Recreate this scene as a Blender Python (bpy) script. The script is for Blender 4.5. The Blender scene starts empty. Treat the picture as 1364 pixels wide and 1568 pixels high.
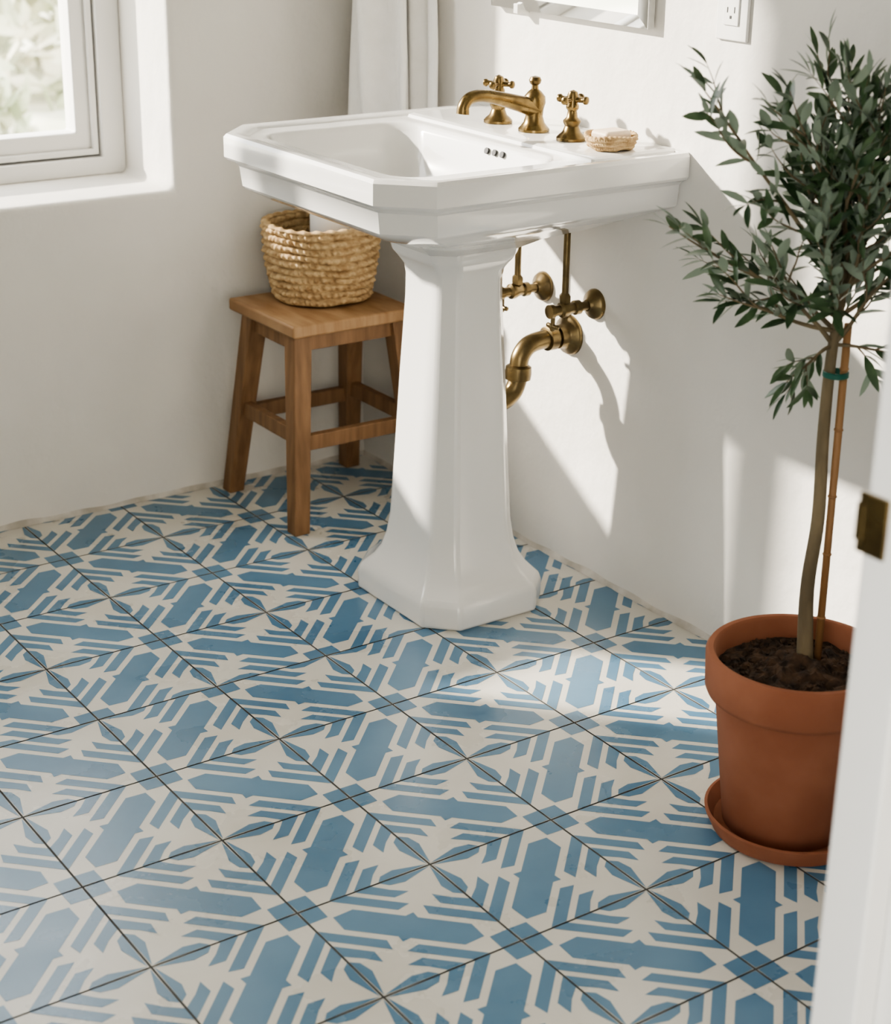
import bpy, bmesh, math, random
from mathutils import Vector, Matrix, noise
random.seed(7)
COL=bpy.context.collection
# ------------------------------------------------------------------ helpers
def principled(name,color,rough=.5,metal=0.,coat=0.,sheen=0.,spec=.5):
    m=bpy.data.materials.new(name);m.use_nodes=True
    b=m.node_tree.nodes['Principled BSDF']
    b.inputs['Base Color'].default_value=(*color,1);b.inputs['Roughness'].default_value=rough
    b.inputs['Metallic'].default_value=metal;b.inputs['Coat Weight'].default_value=coat
    b.inputs['Coat Roughness'].default_value=.05
    b.inputs['Sheen Weight'].default_value=sheen;b.inputs['Specular IOR Level'].default_value=spec
    return m
def noisy(name,c1,c2,scale=8,rough=.5,metal=0.,bump=0.,bscale=None,stretch=(1,1,1),coat=0.,detail=4,contrast=(.35,.65),bdist=.01,rrange=None,spec=.5,sheen=0.):
    m=principled(name,c1,rough,metal,coat,sheen,spec);nt=m.node_tree;N=nt.nodes;L=nt.links;b=N['Principled BSDF']
    tc=N.new('ShaderNodeTexCoord');mp=N.new('ShaderNodeMapping');mp.inputs['Scale'].default_value=stretch
    L.new(tc.outputs['Object'],mp.inputs['Vector'])
    n=N.new('ShaderNodeTexNoise');n.inputs['Scale'].default_value=scale;n.inputs['Detail'].default_value=detail
    L.new(mp.outputs[0],n.inputs['Vector'])
    r=N.new('ShaderNodeValToRGB');r.color_ramp.elements[0].position=contrast[0];r.color_ramp.elements[1].position=contrast[1]
    r.color_ramp.elements[0].color=(*c1,1);r.color_ramp.elements[1].color=(*c2,1)
    L.new(n.outputs['Fac'],r.inputs[0]);L.new(r.outputs[0],b.inputs['Base Color'])
    if rrange:
        mr=N.new('ShaderNodeMapRange');mr.inputs['From Min'].default_value=.3;mr.inputs['From Max'].default_value=.7
        mr.inputs['To Min'].default_value=rrange[0];mr.inputs['To Max'].default_value=rrange[1]
        L.new(n.outputs['Fac'],mr.inputs['Value']);L.new(mr.outputs[0],b.inputs['Roughness'])
    if bump:
        n2=N.new('ShaderNodeTexNoise');n2.inputs['Scale'].default_value=bscale or scale*3;n2.inputs['Detail'].default_value=5
        L.new(mp.outputs[0],n2.inputs['Vector'])
        bp=N.new('ShaderNodeBump');bp.inputs['Strength'].default_value=bump;bp.inputs['Distance'].default_value=bdist
        L.new(n2.outputs['Fac'],bp.inputs['Height']);L.new(bp.outputs[0],b.inputs['Normal'])
    return m
def mesh_obj(name,V,F,mats,midx=None,smooth=False,bevel=0,seg=2,angle=None):
    me=bpy.data.meshes.new(name);me.from_pydata([tuple(v) for v in V],[],F)
    for m in (mats if isinstance(mats,(list,tuple)) else [mats]): me.materials.append(m)
    if midx:
        for p,i in zip(me.polygons,midx): p.material_index=i
    bm=bmesh.new();bm.from_mesh(me)
    bmesh.ops.recalc_face_normals(bm,faces=bm.faces)
    if angle is not None:
        for e in bm.edges:
            if len(e.link_faces)==2 and e.calc_face_angle(0)>math.radians(angle): e.smooth=False
    bm.to_mesh(me);bm.free()
    if smooth or angle is not None:
        for p in me.polygons:p.use_smooth=True
    o=bpy.data.objects.new(name,me);COL.objects.link(o)
    if bevel:
        md=o.modifiers.new('bevel','BEVEL');md.width=bevel;md.segments=seg;md.limit_method='ANGLE';md.angle_limit=math.radians(28);md.harden_normals=True
        for p in me.polygons:p.use_smooth=True
    return o
def group(name,parts):
    e=bpy.data.objects.new(name,None);COL.objects.link(e);e.empty_display_size=.05
    for p in parts:p.parent=e
    return e
def boxVF(x0,x1,y0,y1,z0,z1,V=None,F=None):
    if V is None:V=[];F=[]
    s=len(V);V+= [(x,y,z) for z in(z0,z1) for y in(y0,y1) for x in(x0,x1)]
    F+=[[s,s+2,s+3,s+1],[s+4,s+5,s+7,s+6],[s,s+1,s+5,s+4],[s+2,s+6,s+7,s+3],[s,s+4,s+6,s+2],[s+1,s+3,s+7,s+5]]
    return V,F
def box(name,x0,x1,y0,y1,z0,z1,mat,bevel=0,seg=2):
    V,F=boxVF(x0,x1,y0,y1,z0,z1);return mesh_obj(name,V,F,mat,bevel=bevel,seg=seg)
def boxes(name,lst,mat,bevel=0,seg=2):
    V=[];F=[]
    for b in lst: boxVF(*b,V,F)
    return mesh_obj(name,V,F,mat,bevel=bevel,seg=seg)
def frameVF(x0,x1,z0,z1,wx,wz,ya,yb,V,F,chx=0):
    s=len(V)
    for y,(a,c) in ((ya,(0,0)),(ya,(wx,wz)),(yb,(wx,wz)),(yb,(0,0))):
        V+=[(x0+a,y,z0+c),(x1-a,y,z0+c),(x1-a,y,z1-c),(x0+a,y,z1-c)]
    for r in range(4):
        q=(r+1)%4
        for k in range(4):
            l=(k+1)%4;F.append([s+r*4+k,s+r*4+l,s+q*4+l,s+q*4+k])
def loft(name,loops,mat,cap0=True,cap1=True,**k):
    V=[];F=[];n=len(loops[0])
    for l in loops:V+=l
    for i in range(len(loops)-1):
        for j in range(n):
            F.append([i*n+j,i*n+(j+1)%n,(i+1)*n+(j+1)%n,(i+1)*n+j])
    if cap0:F.append(list(range(n))[::-1])
    if cap1:F.append([(len(loops)-1)*n+j for j in range(n)])
    return mesh_obj(name,V,F,mat,**k)
def lathe(name,prof,center,mat,axis=(0,0,1),seg=40,closed=False,angle=40,arc=None,**k):
    ax=Vector(axis).normalized();q=Vector((0,0,1)).rotation_difference(ax);c=Vector(center)
    loops=[]
    for r,h in prof:
        loops.append([c+q@Vector((max(r,1e-4)*math.cos(2*math.pi*j/seg),max(r,1e-4)*math.sin(2*math.pi*j/seg),h)) for j in range(seg)])
    if closed: loops.append(loops[0])
    return loft(name,loops,mat,cap0=not closed,cap1=not closed,angle=angle,**k)
def catmull(pts,sub=6):
    P=[Vector(p) for p in pts]
    P=[P[0]*2-P[1]]+P+[P[-1]*2-P[-2]];out=[]
    for i in range(1,len(P)-2):
        for s in range(sub):
            t=s/sub;a,b,c,d=P[i-1],P[i],P[i+1],P[i+2]
            out.append(.5*((2*b)+(c-a)*t+(2*a-5*b+4*c-d)*t*t+(3*b-a-3*c+d)*t**3))
    out.append(P[-2]);return out
def tubeVF(pts,radii,V,F,seg=10,sub=6,smooth=True):
    n0=len(pts)
    path=catmull(pts,sub) if smooth else [Vector(p) for p in pts]
    if not hasattr(radii,'__len__'): radii=[radii]*n0
    R=[]
    for i in range(len(path)):
        u=i/(len(path)-1)*(n0-1);k=min(int(u),n0-2);R.append(radii[k]+(radii[k+1]-radii[k])*(u-k))
    s=len(V);T=(path[1]-path[0]).normalized();nrm=T.orthogonal().normalized()
    for i,p in enumerate(path):
        T2=(path[min(i+1,len(path)-1)]-path[max(i-1,0)]).normalized()
        nrm=(nrm-T2*nrm.dot(T2)).normalized();b=T2.cross(nrm)
        for j in range(seg):
            a=2*math.pi*j/seg;V.append(p+(nrm*math.cos(a)+b*math.sin(a))*R[i])
    for i in range(len(path)-1):
        for j in range(seg):
            F.append([s+i*seg+j,s+i*seg+(j+1)%seg,s+(i+1)*seg+(j+1)%seg,s+(i+1)*seg+j])
    F.append([s+j for j in range(seg)][::-1]);F.append([s+(len(path)-1)*seg+j for j in range(seg)])
    return path
def tube(name,pts,radii,mat,seg=20,sub=8,smooth=True):
    V=[];F=[];tubeVF(pts,radii,V,F,seg,sub,smooth);return mesh_obj(name,V,F,mat,angle=50)

# ------------------------------------------------------------------ materials
M_wall=noisy('plaster_white',(.735,.71,.665),(.80,.78,.74),scale=2.2,rough=.92,bump=.5,bscale=6,bdist=.022,spec=.2)
M_white=principled('white_paint',(.78,.77,.745),.45)
M_porc=principled('porcelain',(.80,.795,.775),.12,coat=.6)
M_brass=noisy('aged_brass',(.24,.17,.075),(.12,.085,.04),scale=30,rough=.3,metal=1,rrange=(.20,.40))
M_brass2=noisy('dull_brass',(.24,.18,.09),(.12,.09,.05),scale=26,rough=.35,metal=1,rrange=(.25,.45))
M_terra=noisy('terracotta',(.26,.098,.054),(.34,.145,.085),scale=7,rough=.85,bump=.1,bscale=60,bdist=.003,spec=.25)
M_soil=noisy('potting_soil',(.018,.011,.007),(.08,.045,.025),scale=60,rough=1,bump=.8,bscale=120,bdist=.004)
M_bark=noisy('olive_bark',(.13,.10,.06),(.22,.17,.10),scale=40,rough=.9,bump=.5,bdist=.003,stretch=(1,1,.25))
M_bamboo=noisy('bamboo_stake',(.26,.13,.05),(.36,.20,.09),scale=30,rough=.6,stretch=(1,1,.1))
M_tie=principled('green_tie',(.01,.10,.07),.6)
M_wood=noisy('stool_wood',(.26,.14,.06),(.40,.255,.135),scale=9,rough=.55,bump=.25,bdist=.002,stretch=(6,1.2,1),contrast=(.3,.7))
M_woodleg=noisy('stool_wood_leg',(.15,.078,.033),(.27,.15,.072),scale=9,rough=.6,bump=.25,bdist=.002,stretch=(7,7,.7),contrast=(.3,.7))
M_towel=noisy('linen_towel',(.82,.81,.78),(.86,.85,.83),scale=30,rough=1,bump=.5,bscale=350,bdist=.002,sheen=.3,spec=.1)
M_roll=principled('tissue_paper',(.85,.84,.82),.95)
M_soap=principled('soap_cream',(.72,.58,.43),.5)
M_dark=principled('dark_hole',(.02,.02,.02),.6)
M_mirror=principled('mirror_silver',(.92,.93,.93),.02,metal=1)
M_plate=principled('outlet_plastic',(.76,.75,.72),.35)
def tile_mat(name,c1,c2,r):
    return noisy(name,c1,c2,scale=6,rough=r,bump=.10,bscale=18,bdist=.004,rrange=(r-.06,r+.12),detail=7,spec=.6,contrast=(.28,.72))
M_cream=tile_mat('cement_tile_cream',(.61,.585,.525),(.71,.69,.635),.27)
M_blue=tile_mat('cement_tile_blue',(.07,.172,.285),(.125,.25,.375),.27)
M_grout=noisy('grout',(.06,.06,.058),(.13,.127,.12),scale=6,rough=.95)
M_leaf=noisy('olive_leaf',(.022,.052,.02),(.08,.135,.062),scale=30,rough=.36)
nt=M_leaf.node_tree;b=nt.nodes['Principled BSDF'];src=b.inputs['Base Color'].links[0].from_socket
geo=nt.nodes.new('ShaderNodeNewGeometry');mx=nt.nodes.new('ShaderNodeMix');mx.data_type='RGBA'
nt.links.new(geo.outputs['Backfacing'],mx.inputs[0]);nt.links.new(src,mx.inputs[6]);mx.inputs[7].default_value=(.26,.32,.24,1)
nt.links.new(mx.outputs[2],b.inputs['Base Color'])
M_weave=noisy('seagrass',(.26,.155,.07),(.56,.41,.23),scale=60,rough=.85,bump=.5,bscale=170,bdist=.002,stretch=(1,1,1.8),contrast=(.25,.6),spec=.2)
M_glass=bpy.data.materials.new('window_glass');M_glass.use_nodes=True
nt=M_glass.node_tree;nt.nodes.remove(nt.nodes['Principled BSDF'])
tr=nt.nodes.new('ShaderNodeBsdfTransparent');gl=nt.nodes.new('ShaderNodeBsdfGlossy');gl.inputs['Roughness'].default_value=.02
ms=nt.nodes.new('ShaderNodeMixShader');ms.inputs[0].default_value=.04
nt.links.new(tr.outputs[0],ms.inputs[1]);nt.links.new(gl.outputs[0],ms.inputs[2]);nt.links.new(ms.outputs[0],nt.nodes['Material Output'].inputs[0])

# ------------------------------------------------------------------ floor
t=.2;gx,gy=-.769,-.993
V=[];F=[];M=[]
def poly(pts,z,m):
    s=len(V);V.extend([(a,b,z) for a,b in pts]);F.append(list(range(s,s+len(pts))));M.append(m)
def clip(pts):
    for ax in (0,1):
        out=[]
        for i in range(len(pts)):
            a=pts[i-1];c=pts[i]
            ina=a[ax]<=0;inc=c[ax]<=0
            if ina!=inc:
                u=(0-a[ax])/(c[ax]-a[ax]);out.append((a[0]+u*(c[0]-a[0]),a[1]+u*(c[1]-a[1])))
            if inc: out.append(c)
        pts=out
        if len(pts)<3:return []
    return pts
S2=math.sqrt(.5)
quad=[[(.045,.250),(.100,.165),(.542,.165),(.457,.250)],
      [(.075,.385),(.150,.295),(.412,.295),(.322,.385),(.20,.375)],
      [(0,.699),(.120,.485),(.210,.425),(.278,.429)]]
hexa=[(.485,0),(.385,.112),(.040,.112),(0,.160),(-.040,.112),(-.385,.112),(-.485,0),(-.385,-.112),(-.040,-.112),(0,-.160),(.040,-.112),(.385,-.112)]
nod=[(.703,0),(.610,.098),(.518,0),(.610,-.098)]
for i in range(-14,6):
  for j in range(-7,11):
    cx=(i+.5)*t+gx;cy=-(j+.5)*t+gy
    if cx-t/2>0 or cy-t/2>0: continue
    g=.0015
    c=clip([(cx-t/2+g,cy-t/2+g),(cx+t/2-g,cy-t/2+g),(cx+t/2-g,cy+t/2-g),(cx-t/2+g,cy+t/2-g)])
    if c: poly(c,0,0)
    even=((i+j)%2==0)!=(j<=-2)
    allp=[hexa,nod,[(-a,b) for a,b in nod][::-1]]
    for q in quad:
        for (a,b) in ((1,1),(1,-1),(-1,1),(-1,-1)):
            pp=[(p[0]*a,p[1]*b) for p in q];allp.append(pp[::-1] if a*b<0 else pp)
    for q in allp:
        pts=[]
        for pp,qq in q:
            if even:x=(qq+pp)*S2;y=(-qq+pp)*S2
            else:x=(pp+qq)*S2;y=(-pp+qq)*S2
            pts.append((cx+x*t*.984,cy+y*t*.984))
        c=clip(pts)
        if c: poly(c,.00025,1)
poly([(-3.6,-4.6),(0,-4.6),(0,0),(-3.6,0)],-.0012,2)
me=bpy.data.meshes.new('floor');me.from_pydata(V,[],F)
for m in(M_cream,M_blue,M_grout):me.materials.append(m)
for i,m in enumerate(M):me.polygons[i].material_index=m
bm=bmesh.new();bm.from_mesh(me)
for f in bm.faces:
    f.normal_update()
    if f.normal.z<0:f.normal_flip()
bm.to_mesh(me);bm.free()
o=bpy.data.objects.new('floor',me);COL.objects.link(o)

# ------------------------------------------------------------------ room shell
WX0,WX1,WZ0,WZ1=-1.75,-.42,.612,1.95
def hole_wall(name,x0,x1,z0,z1,hx0,hx1,hz0,hz1,ya,yb,mat,bev):
    bm=bmesh.new()
    def ring(a,b,c,d,y): return [bm.verts.new(p) for p in((a,y,c),(b,y,c),(b,y,d),(a,y,d))]
    o1=ring(x0,x1,z0,z1,ya);i1=ring(hx0,hx1,hz0,hz1,ya);o2=ring(x0,x1,z0,z1,yb);i2=ring(hx0,hx1,hz0,hz1,yb)
    for k in range(4):
        l=(k+1)%4
        bm.faces.new((o1[k],o1[l],i1[l],i1[k]));bm.faces.new((o2[l],o2[k],i2[k],i2[l]))
        bm.faces.new((i1[k],i1[l],i2[l],i2[k]));bm.faces.new((o1[l],o1[k],o2[k],o2[l]))
    bmesh.ops.recalc_face_normals(bm,faces=bm.faces)
    ed=[e for e in bm.edges if all(v in i1 for v in e.verts)]
    if bev:
        ed+= [e for e in bm.edges if set(e.verts) in [set((i1[k],i2[k])) for k in range(4)]]
        bmesh.ops.bevel(bm,geom=ed,offset=bev,segments=5,affect='EDGES',profile=.5)
    for f in bm.faces:f.smooth=True
    for e in bm.edges:
        if len(e.link_faces)==2 and e.calc_face_angle(0)>math.radians(40):e.smooth=False
    me=bpy.data.meshes.new(name);bm.to_mesh(me);bm.free();me.materials.append(mat)
    o=bpy.data.objects.new(name,me);COL.objects.link(o);return o
XL=-2.75;YF=-2.22;CH=2.45
hole_wall('wall_back',XL,0.12,-.02,CH,WX0,WX1,WZ0,WZ1,0,.32,M_wall,.016)
box('wall_right',0,.12,-2.34,0,-.02,CH,M_wall)
box('wall_left',XL-.12,XL,-2.34,.32,-.02,CH,M_wall)
boxes('wall_front',[(XL,-1.80,YF-.12,YF,-.02,CH),(-.86,0,YF-.12,YF,-.02,CH),(-1.80,-.86,YF-.12,YF,2.08,CH)],M_wall)
box('ceiling',XL-.12,.12,-2.34,.32,CH,CH+.1,M_wall)
# unseen hallway, added to cut doorway fill light (open at its far left end)
box('wall_hallway_fill_block_right',-.30,-.18,-4.2,-2.34,-.02,CH,M_wall)
box('wall_hallway_fill_block_back',-3.4,-.18,-4.32,-4.2,-.02,CH,M_wall)
box('ceiling_hallway_fill_block',-3.4,-.18,-4.32,-2.34,CH,CH+.1,M_wall)
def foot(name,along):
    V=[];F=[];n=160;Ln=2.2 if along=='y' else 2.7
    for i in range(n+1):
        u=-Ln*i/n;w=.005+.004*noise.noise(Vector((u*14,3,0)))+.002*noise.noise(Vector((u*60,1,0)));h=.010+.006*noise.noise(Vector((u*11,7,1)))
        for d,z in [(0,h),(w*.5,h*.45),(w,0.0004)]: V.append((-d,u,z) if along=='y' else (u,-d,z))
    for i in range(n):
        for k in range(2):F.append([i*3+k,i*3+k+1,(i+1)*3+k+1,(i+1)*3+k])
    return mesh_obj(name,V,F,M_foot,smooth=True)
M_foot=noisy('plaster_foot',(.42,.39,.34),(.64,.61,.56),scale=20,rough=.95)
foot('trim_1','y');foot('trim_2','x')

# window
yw=.235;MUL=-1.30
V=[];F=[]
frameVF(WX0,WX1,WZ0,WZ1,.048,.034,yw-.022,.30,V,F)
w1=mesh_obj('outer_frame',V,F,M_white,bevel=.003)
V=[];F=[]
frameVF(WX0+.050,MUL-.001,WZ0+.036,WZ1-.036,.044,.046,yw,.285,V,F);frameVF(MUL+.001,WX1-.050,WZ0+.036,WZ1-.036,.044,.046,yw,.285,V,F)
w2=mesh_obj('sashes',V,F,M_white,bevel=.004)
V=[];F=[]
frameVF(WX0+.052,WX1-.052,WZ0+.038,WZ1-.038,.012,.012,yw-.012,yw-.001,V,F)
w4=mesh_obj('stop_bead',V,F,M_white,bevel=.003)
w3=box('glass_pane',WX0+.07,WX1-.07,.262,.264,WZ0+.06,WZ1-.07,M_glass)
group('window_1',[w1,w2,w3,w4])

# doorway frame
d1=boxes('jamb_right',[(-.882,-.85,YF-.14,YF+.002,0,2.07)],M_white,bevel=.003)
d1b=boxes('door_stop',[(-.909,-.8821,YF-.002,YF+.045,0,2.07)],M_white,bevel=.003)
d1c=boxes('casing_right',[(-.8819,-.79,YF+.0025,YF+.044,0,2.12)],M_white,bevel=.003)
d2=boxes('jamb_left',[(-1.80,-1.788,YF-.14,YF+.002,0,2.07),(-1.88,-1.789,YF+.0025,YF+.02,0,2.12)],M_white,bevel=.003)
d3=boxes('head_jamb',[(-1.80,-.86,YF-.14,YF+.002,2.071,2.08),(-1.88,-.80,YF+.0025,YF+.02,2.121,2.16)],M_white,bevel=.003)
d4=boxes('strike_plate',[(-.912,-.9085,YF+.022,YF+.050,.757,.806),(-.9125,-.902,YF+.044,YF+.052,.766,.797)],M_brass,bevel=.001)
group('door_1',[d1,d1b,d1c,d2,d3,d4])

# ------------------------------------------------------------------ pedestal sink
K=6
def cloop(x0,x1,y0,y1,c,z,arc=False,cb=None):
    if cb is None: cb=c
    out=[]
    cs=[((x0,y0),(1,1),c),((x1,y0),(-1,1),cb),((x1,y1),(-1,-1),cb),((x0,y1),(1,-1),c)]
    for k,((X,Y),(sx,sy),r) in enumerate(cs):
        for s in range(K):
            u=s/(K-1)
            if arc:
                a=u*math.pi/2
                if k in(0,2): dx=r*(1-math.cos(a)) ; dy=r*(1-math.sin(a))
                else: dx=r*(1-math.sin(a)); dy=r*(1-math.cos(a))
            else:
                if k in(0,2): dx=r*u;dy=r*(1-u)
                else: dx=r*(1-u);dy=r*u
            out.append(Vector((X+sx*dx,Y+sy*dy,z)))
    return out
e=.003;SZ=.000
def S(x0,x1,y0,y1,c,z,arc=False,cb=None):return cloop(x0+.013,x1,y0+.006,y1,c,z+SZ,arc,cb)
L=[S(-.355,-.165,-.785,-.585,.03,.628),S(-.38,-.12,-.81,-.555,.04,.645),S(-.44,-.06,-.87,-.475,.05,.668),S(-.505,-.02,-.925,-.43,.06,.69),
   S(-.532,0,-.948,-.410,.060,.705,cb=e),S(-.537,0,-.952,-.406,.061,.710,cb=e),S(-.541,0,-.955,-.403,.062,.742,cb=e),
   S(-.546,0,-.961,-.397,.063,.748,cb=e),S(-.556,0,-.971,-.387,.065,.752,cb=e),S(-.56,0,-.975,-.383,.066,.757,cb=e),S(-.56,0,-.975,-.383,.066,.789,cb=e),
   S(-.556,0,-.971,-.387,.065,.7945,cb=e),S(-.548,0,-.963,-.395,.064,.795,cb=e),
   S(-.536,-.004,-.951,-.407,.061,.793,cb=e),S(-.531,-.006,-.946,-.412,.060,.789,cb=e),
   S(-.506,-.188,-.905,-.445,.055,.7885,arc=True),S(-.500,-.192,-.899,-.451,.055,.786,arc=True),S(-.493,-.197,-.892,-.458,.055,.776,arc=True),
   S(-.480,-.205,-.88,-.47,.06,.745,arc=True),S(-.462,-.215,-.862,-.485,.065,.715,arc=True),S(-.43,-.235,-.83,-.515,.07,.69,arc=True),
   S(-.38,-.27,-.76,-.58,.05,.679,arc=True),S(-.345,-.305,-.70,-.64,.015,.676,arc=True)]
s1=loft('basin',L,M_porc,angle=38)
s1.modifiers.new('bev','BEVEL');bv=s1.modifiers['bev'];bv.width=.0025;bv.segments=2;bv.limit_method='ANGLE';bv.angle_limit=math.radians(35)
deck=loft('back_deck',[cloop(-.172,-.001,-.936,-.418,.004,.786,cb=.002),cloop(-.170,-.001,-.934,-.420,.004,.7935,cb=.002),cloop(-.164,-.001,-.928,-.426,.004,.7965,cb=.002)],M_porc,bevel=.003)
px,py=-.254,-.690
def ped(z,hx,hy,c):return cloop(px-hx,px+hx,py-hy,py+hy,c,z)
prof=[(0,.127,.150,.048),(.034,.127,.150,.048),(.046,.124,.147,.047),(.056,.115,.137,.045),(.068,.105,.124,.041),(.086,.096,.111,.037),(.112,.089,.102,.034),(.15,.084,.096,.032),(.25,.079,.090,.030),(.40,.072,.082,.027),(.54,.065,.074,.025),(.575,.0645,.074,.025),(.592,.067,.077,.026),(.606,.076,.086,.028),(.616,.083,.094,.03),(.634,.085,.096,.03)]
s2=loft('pedestal',[ped(*q) for q in prof],M_porc,angle=30)
bv=s2.modifiers.new('bev','BEVEL');bv.width=.006;bv.segments=3;bv.limit_method='ANGLE';bv.angle_limit=math.radians(30)
holes=[lathe('overflow_%d'%(k+1),[(.0052,-.004),(.0052,.0045)],(-.1975,-.700-.021*k,.7735),M_dark,axis=(-1,0,.35),seg=16) for k in range(3)]
drain=lathe('drain_ring',[(.001,.004),(.014,.004),(.022,.003),(.024,0)][::-1],(-.318,-.665,.677),M_brass,seg=24)
group('pedestal_sink',[s1,deck,s2,drain]+holes)

# faucet
fx=-.098;dz=.797
parts=[]
body=lathe('spout_body',[(.026,0),(.026,.004),(.022,.008),(.0175,.014),(.0145,.024),(.0155,.036),(.0185,.046),(.0175,.056),(.011,.064),(.006,.068),(.0055,.074),(.009,.077),(.0105,.082),(.008,.087),(.001,.089)],(fx,-.69,dz),M_brass,seg=36)
spout=tube('spout',[(fx+.004,-.69,dz+.036),(fx-.03,-.69,dz+.046),(fx-.07,-.69,dz+.057),(fx-.105,-.69,dz+.064),(fx-.13,-.69,dz+.062),(fx-.142,-.69,dz+.051),(fx-.144,-.69,dz+.038)],[.0165,.0135,.0112,.0102,.0100,.0098,.0108],M_brass)
parts+=[body,spout]
for n,(hy,rot) in enumerate(((-.59,.5),(-.79,.35))):
    parts.append(lathe('handle_base_%d'%(n+1),[(.0245,0),(.0245,.004),(.021,.008),(.015,.013),(.0115,.022),(.0145,.028),(.0145,.031),(.009,.036),(.0075,.046),(.0105,.050),(.0105,.054),(.0085,.058),(.0095,.070),(.007,.076),(.001,.079)],(fx,hy,dz),M_brass,seg=32))
    V=[];F=[]
    for k in range(4):
        a=rot+k*math.pi/2;d=Vector((math.cos(a),math.sin(a),0));c=Vector((fx,hy,dz+.064))
        tubeVF([c,c+d*.010,c+d*.019,c+d*.023,c+d*.027,c+d*.029],[.006,.0042,.0042,.0068,.0062,.002],V,F,12,4)
    parts.append(mesh_obj('cross_handle_%d'%(n+1),V,F,M_brass,smooth=True))
group('brass_faucet',parts)

def woven(name,cx,cy,z0,h,r0,r1,rows,strands,amp,wall,mat,ns=300,per=9):
    V=[];F=[]
    def prof(u):return r0+(r1-r0)*math.sin(u*math.pi*.5)
    def ring(fn):
        for j in range(ns):
            a=2*math.pi*j/ns;r,z=fn(a);V.append((cx+r*math.cos(a),cy+r*math.sin(a),z))
    def coil(a,row,fr):
        sh=math.sin(math.pi*fr)
        ph=strands*a+row*2.4+noise.noise(Vector((math.cos(a)*5,math.sin(a)*5,row*3.1)))*2.2
        tw=1-abs(math.sin(ph*.5+(fr-.5)*1.3))**1.5
        wob=noise.noise(Vector((math.cos(a)*7,math.sin(a)*7,row*1.7+9)))
        return amp*(sh**.6)*(.62+.5*tw+.35*wob)
    for row in range(rows):
        for k in range(per):
            fr=k/per;u=(row+fr)/rows
            ring(lambda a:(prof(u)+coil(a,row,fr)-amp*.5,z0+h*u+.0016*math.sin(3*a+row*.6)+.001*math.sin(7*a+row)))
    for k in range(0,7):
        ang=math.pi*k/6
        ring(lambda a:(r1-wall/2+(wall/2+amp*.35)*math.cos(ang)*(1+.25*math.sin(strands*a*.5+k*.5)),z0+h+(wall*.6)*math.sin(ang)*(1+.3*math.sin(strands*a*.5+k*.5))+.0016*math.sin(3*a+rows*.6)))
    for row in range(rows-1,-1,-1):
        for k in range(per,0,-1):
            fr=k/per;u=(row+fr)/rows
            if u<.05:continue
            ring(lambda a:(prof(u)-wall-coil(a,row,fr)*.6,z0+h*u+.0016*math.sin(3*a+row*.6)))
    n=len(V)//ns
    for i in range(n-1):
        for j in range(ns):F.append([i*ns+j,i*ns+(j+1)%ns,(i+1)*ns+(j+1)%ns,(i+1)*ns+j])
    F.append([j for j in range(ns)][::-1]);F.append([(n-1)*ns+j for j in range(ns)])
    return mesh_obj(name,V,F,mat,smooth=True)
b1=woven('woven_dish',-.095,-.885,dz+.001,.020,.034,.041,3,60,.003,.004,M_weave,ns=260,per=6)
b2=box('soap_bar',-.122,-.070,-.908,-.865,dz+.009,dz+.030,M_soap,bevel=.007,seg=4)
group('soap_dish',[b1,b2])

# ------------------------------------------------------------------ plumbing
P=[]
P.append(lathe('drain_flange',[(.036,0),(.036,.004),(.033,.009),(.024,.014),(.021,.02),(.021,.03)],(0,-.687,.433),M_brass2,axis=(-1,0,0)))
P.append(tube('trap_arm',[(-.01,-.687,.433),(-.055,-.687,.433),(-.09,-.687,.428),(-.108,-.687,.410),(-.112,-.687,.385),(-.114,-.687,.365),(-.125,-.687,.345),(-.15,-.687,.333),(-.182,-.687,.334)],.0165,M_brass2,seg=24))
P.append(lathe('slip_nut',[(.0165,-.014),(.0225,-.012),(.0235,0),(.0225,.010),(.0165,.014)],(-.112,-.687,.382),M_brass2,axis=(.05,0,1),seg=24))
P.append(lathe('elbow_nut',[(.0165,-.01),(.0215,-.008),(.0215,.008),(.0165,.01)],(-.045,-.687,.433),M_brass2,axis=(1,0,0),seg=24))
group('drain_trap',P)
for n,yy in enumerate((-.608,-.753)):
    P=[]
    xc=-.06-.008*n;zz=.503
    P.append(lathe('rosette',[(.027,0),(.027,.003),(.024,.009),(.014,.014),(.010,.02)],(0,yy,zz),M_brass2,axis=(-1,0,0),seg=32))
    P.append(lathe('valve_body',[(.008,-.0),(.008,.03),(.0125,.032),(.0125,.042),(.0095,.044),(.011,.055),(.0135,.062),(.0135,.070),(.009,.074),(.009,.086),(.012,.088),(.012,.096),(.003,.098)],(-.005,yy,zz),M_brass2,axis=(-1,0,0),seg=24))
    P.append(tube('supply_riser',[(xc,yy,zz),(xc,yy,.58),(xc,yy,.682)],.0058,M_brass2,seg=14,sub=3))
    P.append(lathe('compression_nut',[(.007,0),(.0105,.002),(.0105,.014),(.007,.018)],(xc,yy,zz+.01),M_brass2,seg=6))
    V=[];F=[];c=Vector((-.092,yy,zz-.004))
    tubeVF([c,c+Vector((0,0,-.018)),c+Vector((0,0,-.024)),c+Vector((0,0,-.030))],[.004,.004,.006,.004],V,F,10,3)
    tubeVF([c+Vector((0,-.014,-.022)),c+Vector((0,0,-.022)),c+Vector((0,.014,-.022))],[.004,.0045,.004],V,F,10,3)
    P.append(mesh_obj('stop_key',V,F,M_brass2,smooth=True))
    group('water_shutoff_valve',P)

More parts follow.
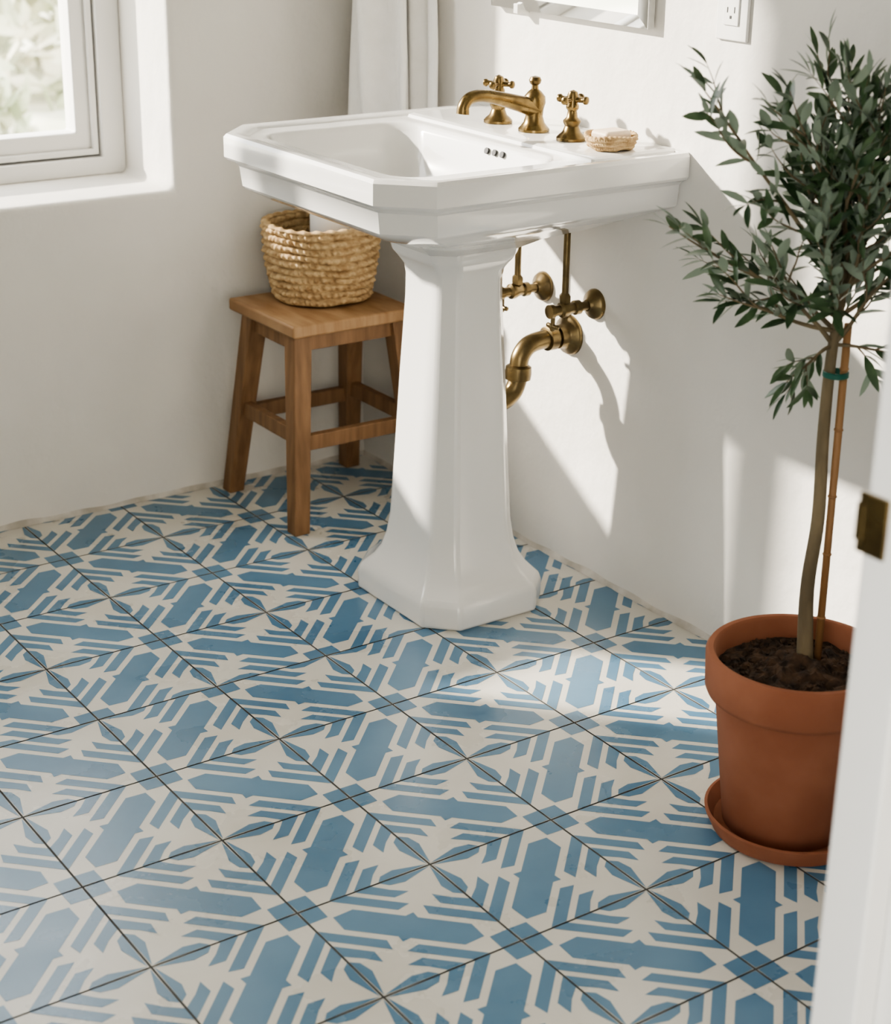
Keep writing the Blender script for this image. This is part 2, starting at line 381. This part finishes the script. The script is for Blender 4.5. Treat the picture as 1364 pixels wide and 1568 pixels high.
# ------------------------------------------------------------------ mirror & outlet & towel
my0,my1,mz0,mz1=-.868,-.452,.973,1.62
bx=.020
V=[(-.004,my0,mz0),(-.004,my1,mz0),(-.004,my1,mz1),(-.004,my0,mz1),(-.018,my0,mz0),(-.018,my1,mz0),(-.018,my1,mz1),(-.018,my0,mz1),
   (-.022,my0+bx,mz0+bx),(-.022,my1-bx,mz0+bx),(-.022,my1-bx,mz1-bx),(-.022,my0+bx,mz1-bx)]
F=[[0,1,2,3],[8,9,10,11]]
for k in range(4):
    l=(k+1)%4;F.append([k,l,4+l,4+k]);F.append([4+k,4+l,8+l,8+k])
mm=mesh_obj('beveled_glass',V,F,M_mirror)
clipm=box('mirror_clip',-.026,0,-.540,-.528,mz0-.006,mz0+.010,M_plate,bevel=.001)
back=box('backing',-.004,0,my0+.01,my1-.01,mz0+.01,mz1-.01,M_dark)
group('wall_mirror',[mm,clipm,back])
oy0,oy1,oz0,oz1=-1.076,-1.010,.973,1.090
P=[box('cover_plate',-.006,0,oy0,oy1,oz0,oz1,M_plate,bevel=.002)]
P.append(box('receptacle',-.0085,-.005,oy0+.017,oy1-.017,oz0+.022,oz1-.022,M_plate,bevel=.001))
sl=[]
for zc in (oz0+.042,oz1-.042):
    yc=(oy0+oy1)/2
    sl+=[(-.0088,-.008,yc-.0085,yc-.0065,zc-.002,zc+.007),(-.0088,-.008,yc+.0065,yc+.0085,zc-.002,zc+.006),(-.0088,-.008,yc-.0022,yc+.0022,zc-.0105,zc-.006)]
P.append(boxes('slots',sl,M_dark));group('wall_outlet',P)
def cloth(name,yc,wtop,wbot,ztop,zbot,x0,amp,freq,ph,th,lean=0):
    V=[];F=[];nu,nv=110,50
    for side in (0,1):
        for i in range(nv+1):
            v=i/nv;z=ztop+(zbot-ztop)*v
            w=wtop+(wbot-wtop)*min(1,(v/.75))**.55
            for j in range(nu+1):
                u=j/nu*2-1
                y=yc+lean*v+w*u*(1+.02*math.sin(v*6))
                s=math.sin(u*freq+ph+.5*math.sin(v*2.6+ph))
                fold=amp*(s*.8+.35*math.sin(u*freq*2.3+ph*2+v*1.3))
                x=-(x0+fold*(.5+.5*(1-u*u)))-(th if side else 0)*math.sqrt(max(0.02,1-u**8))
                V.append((min(x,-.004-(.003 if side else 0)),y,z))
    n1=(nu+1)*(nv+1)
    for s in(0,1):
        for i in range(nv):
            for j in range(nu):
                a=s*n1+i*(nu+1)+j;F.append([a,a+1,a+nu+2,a+nu+1])
    for i in range(nv):
        for j in(0,nu):
            a=i*(nu+1)+j;F.append([a,a+nu+1,n1+a+nu+1,n1+a])
    for j in range(nu):
        F.append([j,j+1,n1+j+1,n1+j]);a=nv*(nu+1)+j;F.append([a,a+1,n1+a+1,n1+a])
    return mesh_obj(name,V,F,M_towel,smooth=True)
tw=cloth('cloth_front',-.166,.030,.100,1.43,.66,.072,.034,3.6,1.1,.016)
tw2=cloth('cloth_back',-.218,.025,.088,1.43,.70,.024,.012,6.0,2.0,.010)
hk=tube('hook',[(-.0,-.182,1.43),(-.04,-.182,1.425),(-.07,-.182,1.43),(-.082,-.182,1.455)],.006,M_brass,seg=12)
hr=lathe('hook_rosette',[(.02,0),(.02,.003),(.012,.008)],(0,-.182,1.43),M_brass,axis=(-1,0,0),seg=24)
group('hanging_towel',[tw,tw2,hk,hr])

# ------------------------------------------------------------------ stool
zt=.402
parts=[]
parts.append(box('seat',-.338,-.065,-.298,-.045,zt-.024,zt,M_wood,bevel=.005,seg=3))
tops=[(-.312,-.270),(-.312,-.105),(-.095,-.270),(-.095,-.105)]
feet=[(-.342,-.312),(-.338,-.040),(-.062,-.312),(-.062,-.040)]
def leg_at(k,z):
    u=z/(zt-.024);a=feet[k];b=tops[k];return (a[0]+(b[0]-a[0])*u,a[1]+(b[1]-a[1])*u)
for k in range(4):
    lo=[]
    for z,hw in((0,.0165),(zt-.024,.0195)):
        c=leg_at(k,z);lo.append([Vector((c[0]+sx*hw,c[1]+sy*hw,z)) for sx,sy in((-1,-1),(1,-1),(1,1),(-1,1))])
    parts.append(loft('leg_%d'%(k+1),lo,M_woodleg,bevel=.003))
def beam(name,a,b,z,h,w):
    A=Vector((*leg_at(a,z),z));B=Vector((*leg_at(b,z),z));d=(B-A).normalized();s=d.cross(Vector((0,0,1)))*w/2;up=Vector((0,0,h/2))
    lo=[[p-s-up,p+s-up,p+s+up,p-s+up] for p in(A,B)]
    return loft(name,lo,M_woodleg,bevel=.002)
for n,(a,b_,z) in enumerate(((0,1,.185),(2,3,.185),(0,2,.172),(1,3,.172))): parts.append(beam('stretcher_%d'%(n+1),a,b_,z,.030,.018))
for n,(a,b_) in enumerate(((0,1),(2,3),(0,2),(1,3))): parts.append(beam('apron_%d'%(n+1),a,b_,zt-.040,.030,.018))
group('wooden_stool',parts)

woven('woven_basket',-.180,-.136,zt+.003,.146,.091,.111,10,52,.0105,.008,M_weave,ns=420,per=10)
for n,z in enumerate((zt+.018,zt+.120)):
    r=lathe('paper_roll',[(.022,0),(.049,0),(.051,.004),(.051,.096),(.049,.1),(.022,.1)],(-.160,-.160,z),M_roll,closed=True,seg=40)
    r.name='toilet_paper_roll' if n==0 else 'toilet_paper_roll.001'

# ------------------------------------------------------------------ olive tree in pot
cx,cy=-.312,-1.578
sau=lathe('saucer',[(.092,0),(.104,.003),(.114,.024),(.115,.029),(.111,.030),(.108,.024),(.101,.009),(.0,.008)],(cx+.004,cy-.006,0.0005),M_terra,seg=72)
pot=lathe('pot',[(.0,.0),(.080,0),(.083,.003),(.104,.178),(.106,.190),(.117,.196),(.120,.203),(.122,.250),(.119,.255),(.112,.255),(.109,.251),(.105,.20),(.0,.19)],(cx,cy,.009),M_terra,seg=80)
V=[];F=[];nr,ns=22,64;zs=.243
for i in range(nr+1):
    r=.1065*i/nr
    for j in range(ns):
        a=2*math.pi*j/ns;x=cx+r*math.cos(a);y=cy+r*math.sin(a)
        h=.010*noise.noise(Vector((x*45,y*45,0)))+.006*noise.noise(Vector((x*130,y*130,5)))+.010*math.exp(-(r/.035)**2)
        V.append((x,y,zs+h-.010*(r/.1065)))
for i in range(nr):
    for j in range(ns):F.append([i*ns+j,i*ns+(j+1)%ns,(i+1)*ns+(j+1)%ns,(i+1)*ns+j])
for k in range(320):
    a=random.uniform(0,6.28);r=.1*math.sqrt(random.random());s=random.uniform(.0015,.006)
    c=Vector((cx+r*math.cos(a),cy+r*math.sin(a),zs-.010*(r/.1)+.002));s0=len(V)
    q=Matrix.Rotation(random.uniform(0,3),3,Vector((random.random(),random.random(),random.random()+.1)).normalized())
    for v in((1,0,0),(-1,0,0),(0,1,0),(0,-1,0),(0,0,.7),(0,0,-.7)):V.append(c+q@(Vector(v)*s))
    for f in((0,2,4),(2,1,4),(1,3,4),(3,0,4),(2,0,5),(1,2,5),(3,1,5),(0,3,5)):F.append([s0+x for x in f])
soil=mesh_obj('soil',V,F,M_soil,smooth=False)
V=[];F=[]
tb=Vector((cx+.024,cy+.010,zs));tt=Vector((cx+.028,cy+.022,.655))
trunk=[tb-Vector((0,0,.02)),tb+Vector((-.004,.006,.10)),tb+Vector((.001,.004,.20)),tb+Vector((.004,.012,.31)),tt,tt+Vector((.004,-.004,.11)),tt+Vector((-.006,.006,.24))]
tubeVF(trunk,[.0115,.0092,.0085,.0078,.0070,.0048,.0025],V,F,12,6)
LV=[];LF=[]
def leaf(p,d,up,ln,wd):
    d=d.normalized();s=d.cross(up)
    if s.length<1e-3:s=d.orthogonal()
    s.normalize();n=s.cross(d).normalized();s0=len(LV)
    prof=[(0,.08),(.12,.45),(.32,.92),(.55,1),(.78,.72),(.92,.34),(1,.02)]
    for u,w in prof:
        c=p+d*ln*u-n*(ln*.16*u*u)
        LV.extend([c-s*wd*w*.5+n*wd*.12*w,c,c+s*wd*w*.5+n*wd*.12*w])
    for i in range(len(prof)-1):
        a=s0+i*3;LF.append([a,a+1,a+4,a+3]);LF.append([a+1,a+2,a+5,a+4])
def rv():return Vector((random.gauss(0,1),random.gauss(0,1),random.gauss(0,1))).normalized()
def grow(p0,d0,ln,r0,depth,leaf_from=.25,lift=.25,wob=.18):
    n=5;pts=[p0];d=d0.normalized()
    for k in range(n):
        d=(d+rv()*wob+Vector((0,0,lift*.35))).normalized();q=pts[-1]+d*ln/n
        q.x=min(q.x,-.03);pts.append(q)
    path=tubeVF(pts,[r0*(1-.8*k/n) for k in range(n+1)],V,F,6,3)
    st=.0165;acc=0;ph=random.uniform(0,6)
    tot=sum((path[i+1]-path[i]).length for i in range(len(path)-1));run=0
    for i in range(len(path)-1):
        seg=(path[i+1]-path[i]);run+=seg.length;acc+=seg.length
        if acc>=st and run/tot>leaf_from:
            acc=0;ph+=math.pi/2+random.uniform(-.3,.3)
            T=seg.normalized();o1=T.orthogonal().normalized();q=Matrix.Rotation(ph,3,T);sd=q@o1
            for sg in(1,-1):
                if random.random()<.88:
                    ld=(T*random.uniform(.7,1.3)+sd*sg*random.uniform(.5,1.0)+rv()*.25).normalized()
                    leaf(path[i],ld,(Vector((0,0,1))+rv()*.9).normalized(),random.uniform(.036,.057)*(1-.25*run/tot),random.uniform(.0085,.0125))
    T=(path[-1]-path[-2]).normalized()
    for k in range(2):leaf(path[-1],(T+rv()*.35),Vector((0,0,1))+rv()*.4,random.uniform(.026,.038),.0075)
    if depth>0:
        m=random.randint(3,4)
        for k in range(m):
            idx=int(len(path)*(.25+.65*k/m));T=(path[min(idx+1,len(path)-1)]-path[idx-1]).normalized()
            grow(path[idx],T*.9+rv()*.65,min(.095,ln*random.uniform(.35,.55)),r0*.5,depth-1,.12,lift)
Ldir=Vector((-.824,.5665,0));Fd=Vector((-.5665,-.824,0))
tp=catmull(trunk,6)
up_=[p for p in tp if p.z>.665]
for k in range(25):
    p=up_[int((k/25)*len(up_)*.97)]
    a=k*2.4+.6+random.uniform(-.3,.3);el=math.radians(random.uniform(24,60)+ k*.8)
    d=Vector((math.cos(a)*math.cos(el),math.sin(a)*math.cos(el),math.sin(el)))
    ln=random.uniform(.14,.195)*(1-.26*k/25)
    grow(p,d,ln,.0034,1,.38)
def R_(l,f,z):return Ldir*l+Fd*f+Vector((0,0,z))
grow(up_[2],R_(1,.1,.40),.245,.0038,1,.42,.08,.09)
grow(up_[1],R_(1,.3,.25),.17,.0034,1,.42,.05,.09)
grow(up_[4],R_(1,.0,1.15),.33,.0036,1,.42,.03,.07)
grow(up_[6],R_(.5,.2,1.5),.22,.003,1,.4,.1,.1)
grow(up_[7],R_(.1,.1,1.6),.18,.003,1,.3,.1,.1)
grow(up_[7],R_(-.3,.2,1.6),.20,.003,1,.3,.1,.1)
grow(up_[6],R_(-.7,.2,1.4),.22,.003,1,.3,.1)
grow(up_[4],R_(-1,.1,.7),.21,.003,1,.3,.1)
grow(up_[4],R_(-.6,.5,.9),.20,.003,1,.3,.1)
grow(up_[0],R_(.8,.5,-.02),.09,.0028,1,.3,-.15)
grow(up_[0],R_(-.6,.4,.0),.11,.0028,1,.3,-.1)
wood=mesh_obj('trunk_and_branches',V,F,M_bark,smooth=True)
me=bpy.data.meshes.new('leaves');me.from_pydata([tuple(v) for v in LV],[],LF);me.materials.append(M_leaf)
for p in me.polygons:p.use_smooth=True
leaves=bpy.data.objects.new('leaves',me);COL.objects.link(leaves)
V=[];F=[]
sb=Vector((cx+.040,cy+.004,zs-.02));se=Vector((cx+.042,cy+.012,.70));tubeVF([sb,se],.0052,V,F,10,2,False)
for z in(.30,.39,.47,.56,.64):
    c=sb+(se-sb)*((z-sb.z)/(.70-sb.z));tubeVF([c,c+Vector((0,0,.002)),c+Vector((0,0,.004))],[.0052,.0064,.0052],V,F,10,2,False)
stake=mesh_obj('bamboo_stake',V,F,M_bamboo,smooth=True)
tie=lathe('tie',[(.014,-.004),(.0165,-.003),(.0165,.003),(.014,.004)],(cx+.034,cy+.017,.635),M_tie,closed=True,seg=20)
group('potted_olive_tree',[sau,pot,soil,wood,leaves,stake,tie])

# ------------------------------------------------------------------ outside garden
M_lawn=noisy('overexposed_garden_ground',(.55,.56,.42),(.84,.79,.68),scale=.9,rough=1,contrast=(.4,.6))  # ground albedo kept pale: outdoor overexposure put into the colour
box('garden_ground',-12,6,.33,14,-.30,-.20,M_lawn)
M_bush=noisy('overexposed_shrub_foliage',(.52,.57,.40),(.85,.81,.68),scale=3,rough=.9)  # foliage lightened in base colour to imitate overexposed daylight
def shrub(name,c,r):
    V=[];F=[]
    for k in range(900):
        p=Vector(c);d=rv();p=p+Vector((d.x*r,d.y*r,abs(d.z)*r*.95))*random.uniform(.6,1);q=rv()*r*.13;s=q.cross(rv()).normalized()*r*.05
        s0=len(V);V.extend([p-q,p+s,p+q,p-s]);F.append([s0,s0+1,s0+2,s0+3])
    for k in range(5):
        tubeVF([Vector(c),Vector(c)+Vector((random.uniform(-.4,.4)*r,random.uniform(-.4,.4)*r,r*.7))],[r*.04,r*.01],V,F,6,2,False)
    return mesh_obj(name,V,F,M_bush)
for k,(c,r) in enumerate((((.6,5.2,-.2),.7),((1.9,7.0,-.2),1.1),((-1.6,6.5,-.2),1.0),((-.3,9,-.2),1.3))): 
    o=shrub('garden_shrub',c,r)

# ------------------------------------------------------------------ light
w=bpy.data.worlds.new('World');bpy.context.scene.world=w;w.use_nodes=True
bg=w.node_tree.nodes['Background'];bg.inputs[0].default_value=(.985,.985,.97,1);bg.inputs[1].default_value=6.0
sun=bpy.data.lights.new('sun','SUN');sun.energy=15;sun.angle=math.radians(1.7);sun.color=(1,.92,.80)
so=bpy.data.objects.new('sun',sun);COL.objects.link(so);so.location=(-4,4,4)
so.rotation_euler=Vector((1,-1.1,-.67)).to_track_quat('-Z','Y').to_euler()
for n,(loc,rot,sx,sy) in enumerate((((( WX0+WX1)/2,.33,(WZ0+WZ1)/2),(math.radians(-90),0,0),WX1-WX0,WZ1-WZ0),((-3.42,-3.27,1.22),(0,math.radians(-90),0),2.45,1.86))):
    a=bpy.data.lights.new('sky_portal','AREA');a.shape='RECTANGLE';a.size=sx;a.size_y=sy;a.cycles.is_portal=True
    ao=bpy.data.objects.new('sky_portal',a);COL.objects.link(ao);ao.location=loc;ao.rotation_euler=rot
try: bpy.context.scene.view_settings.look='AgX - Medium High Contrast'
except Exception: pass
# ------------------------------------------------------------------ camera
cam=bpy.data.cameras.new('camera');co=bpy.data.objects.new('camera',cam);COL.objects.link(co)
yaw,pit,rol=.6081,.3783,.0156
f=Vector((math.sin(yaw)*math.cos(pit),math.cos(yaw)*math.cos(pit),-math.sin(pit)))
r=Vector((math.cos(yaw),-math.sin(yaw),0));u=r.cross(f)
r2=r*math.cos(rol)+u*math.sin(rol);u2=u*math.cos(rol)-r*math.sin(rol)
co.matrix_world=Matrix(((r2.x,u2.x,-f.x,-1.873),(r2.y,u2.y,-f.y,-3.002),(r2.z,u2.z,-f.z,1.273),(0,0,0,1)))
cam.sensor_fit='VERTICAL';cam.sensor_height=36;cam.sensor_width=36;cam.lens=3266.16/1920*36
cam.dof.use_dof=True;cam.dof.focus_distance=2.65;cam.dof.aperture_fstop=5.6
bpy.context.scene.camera=co
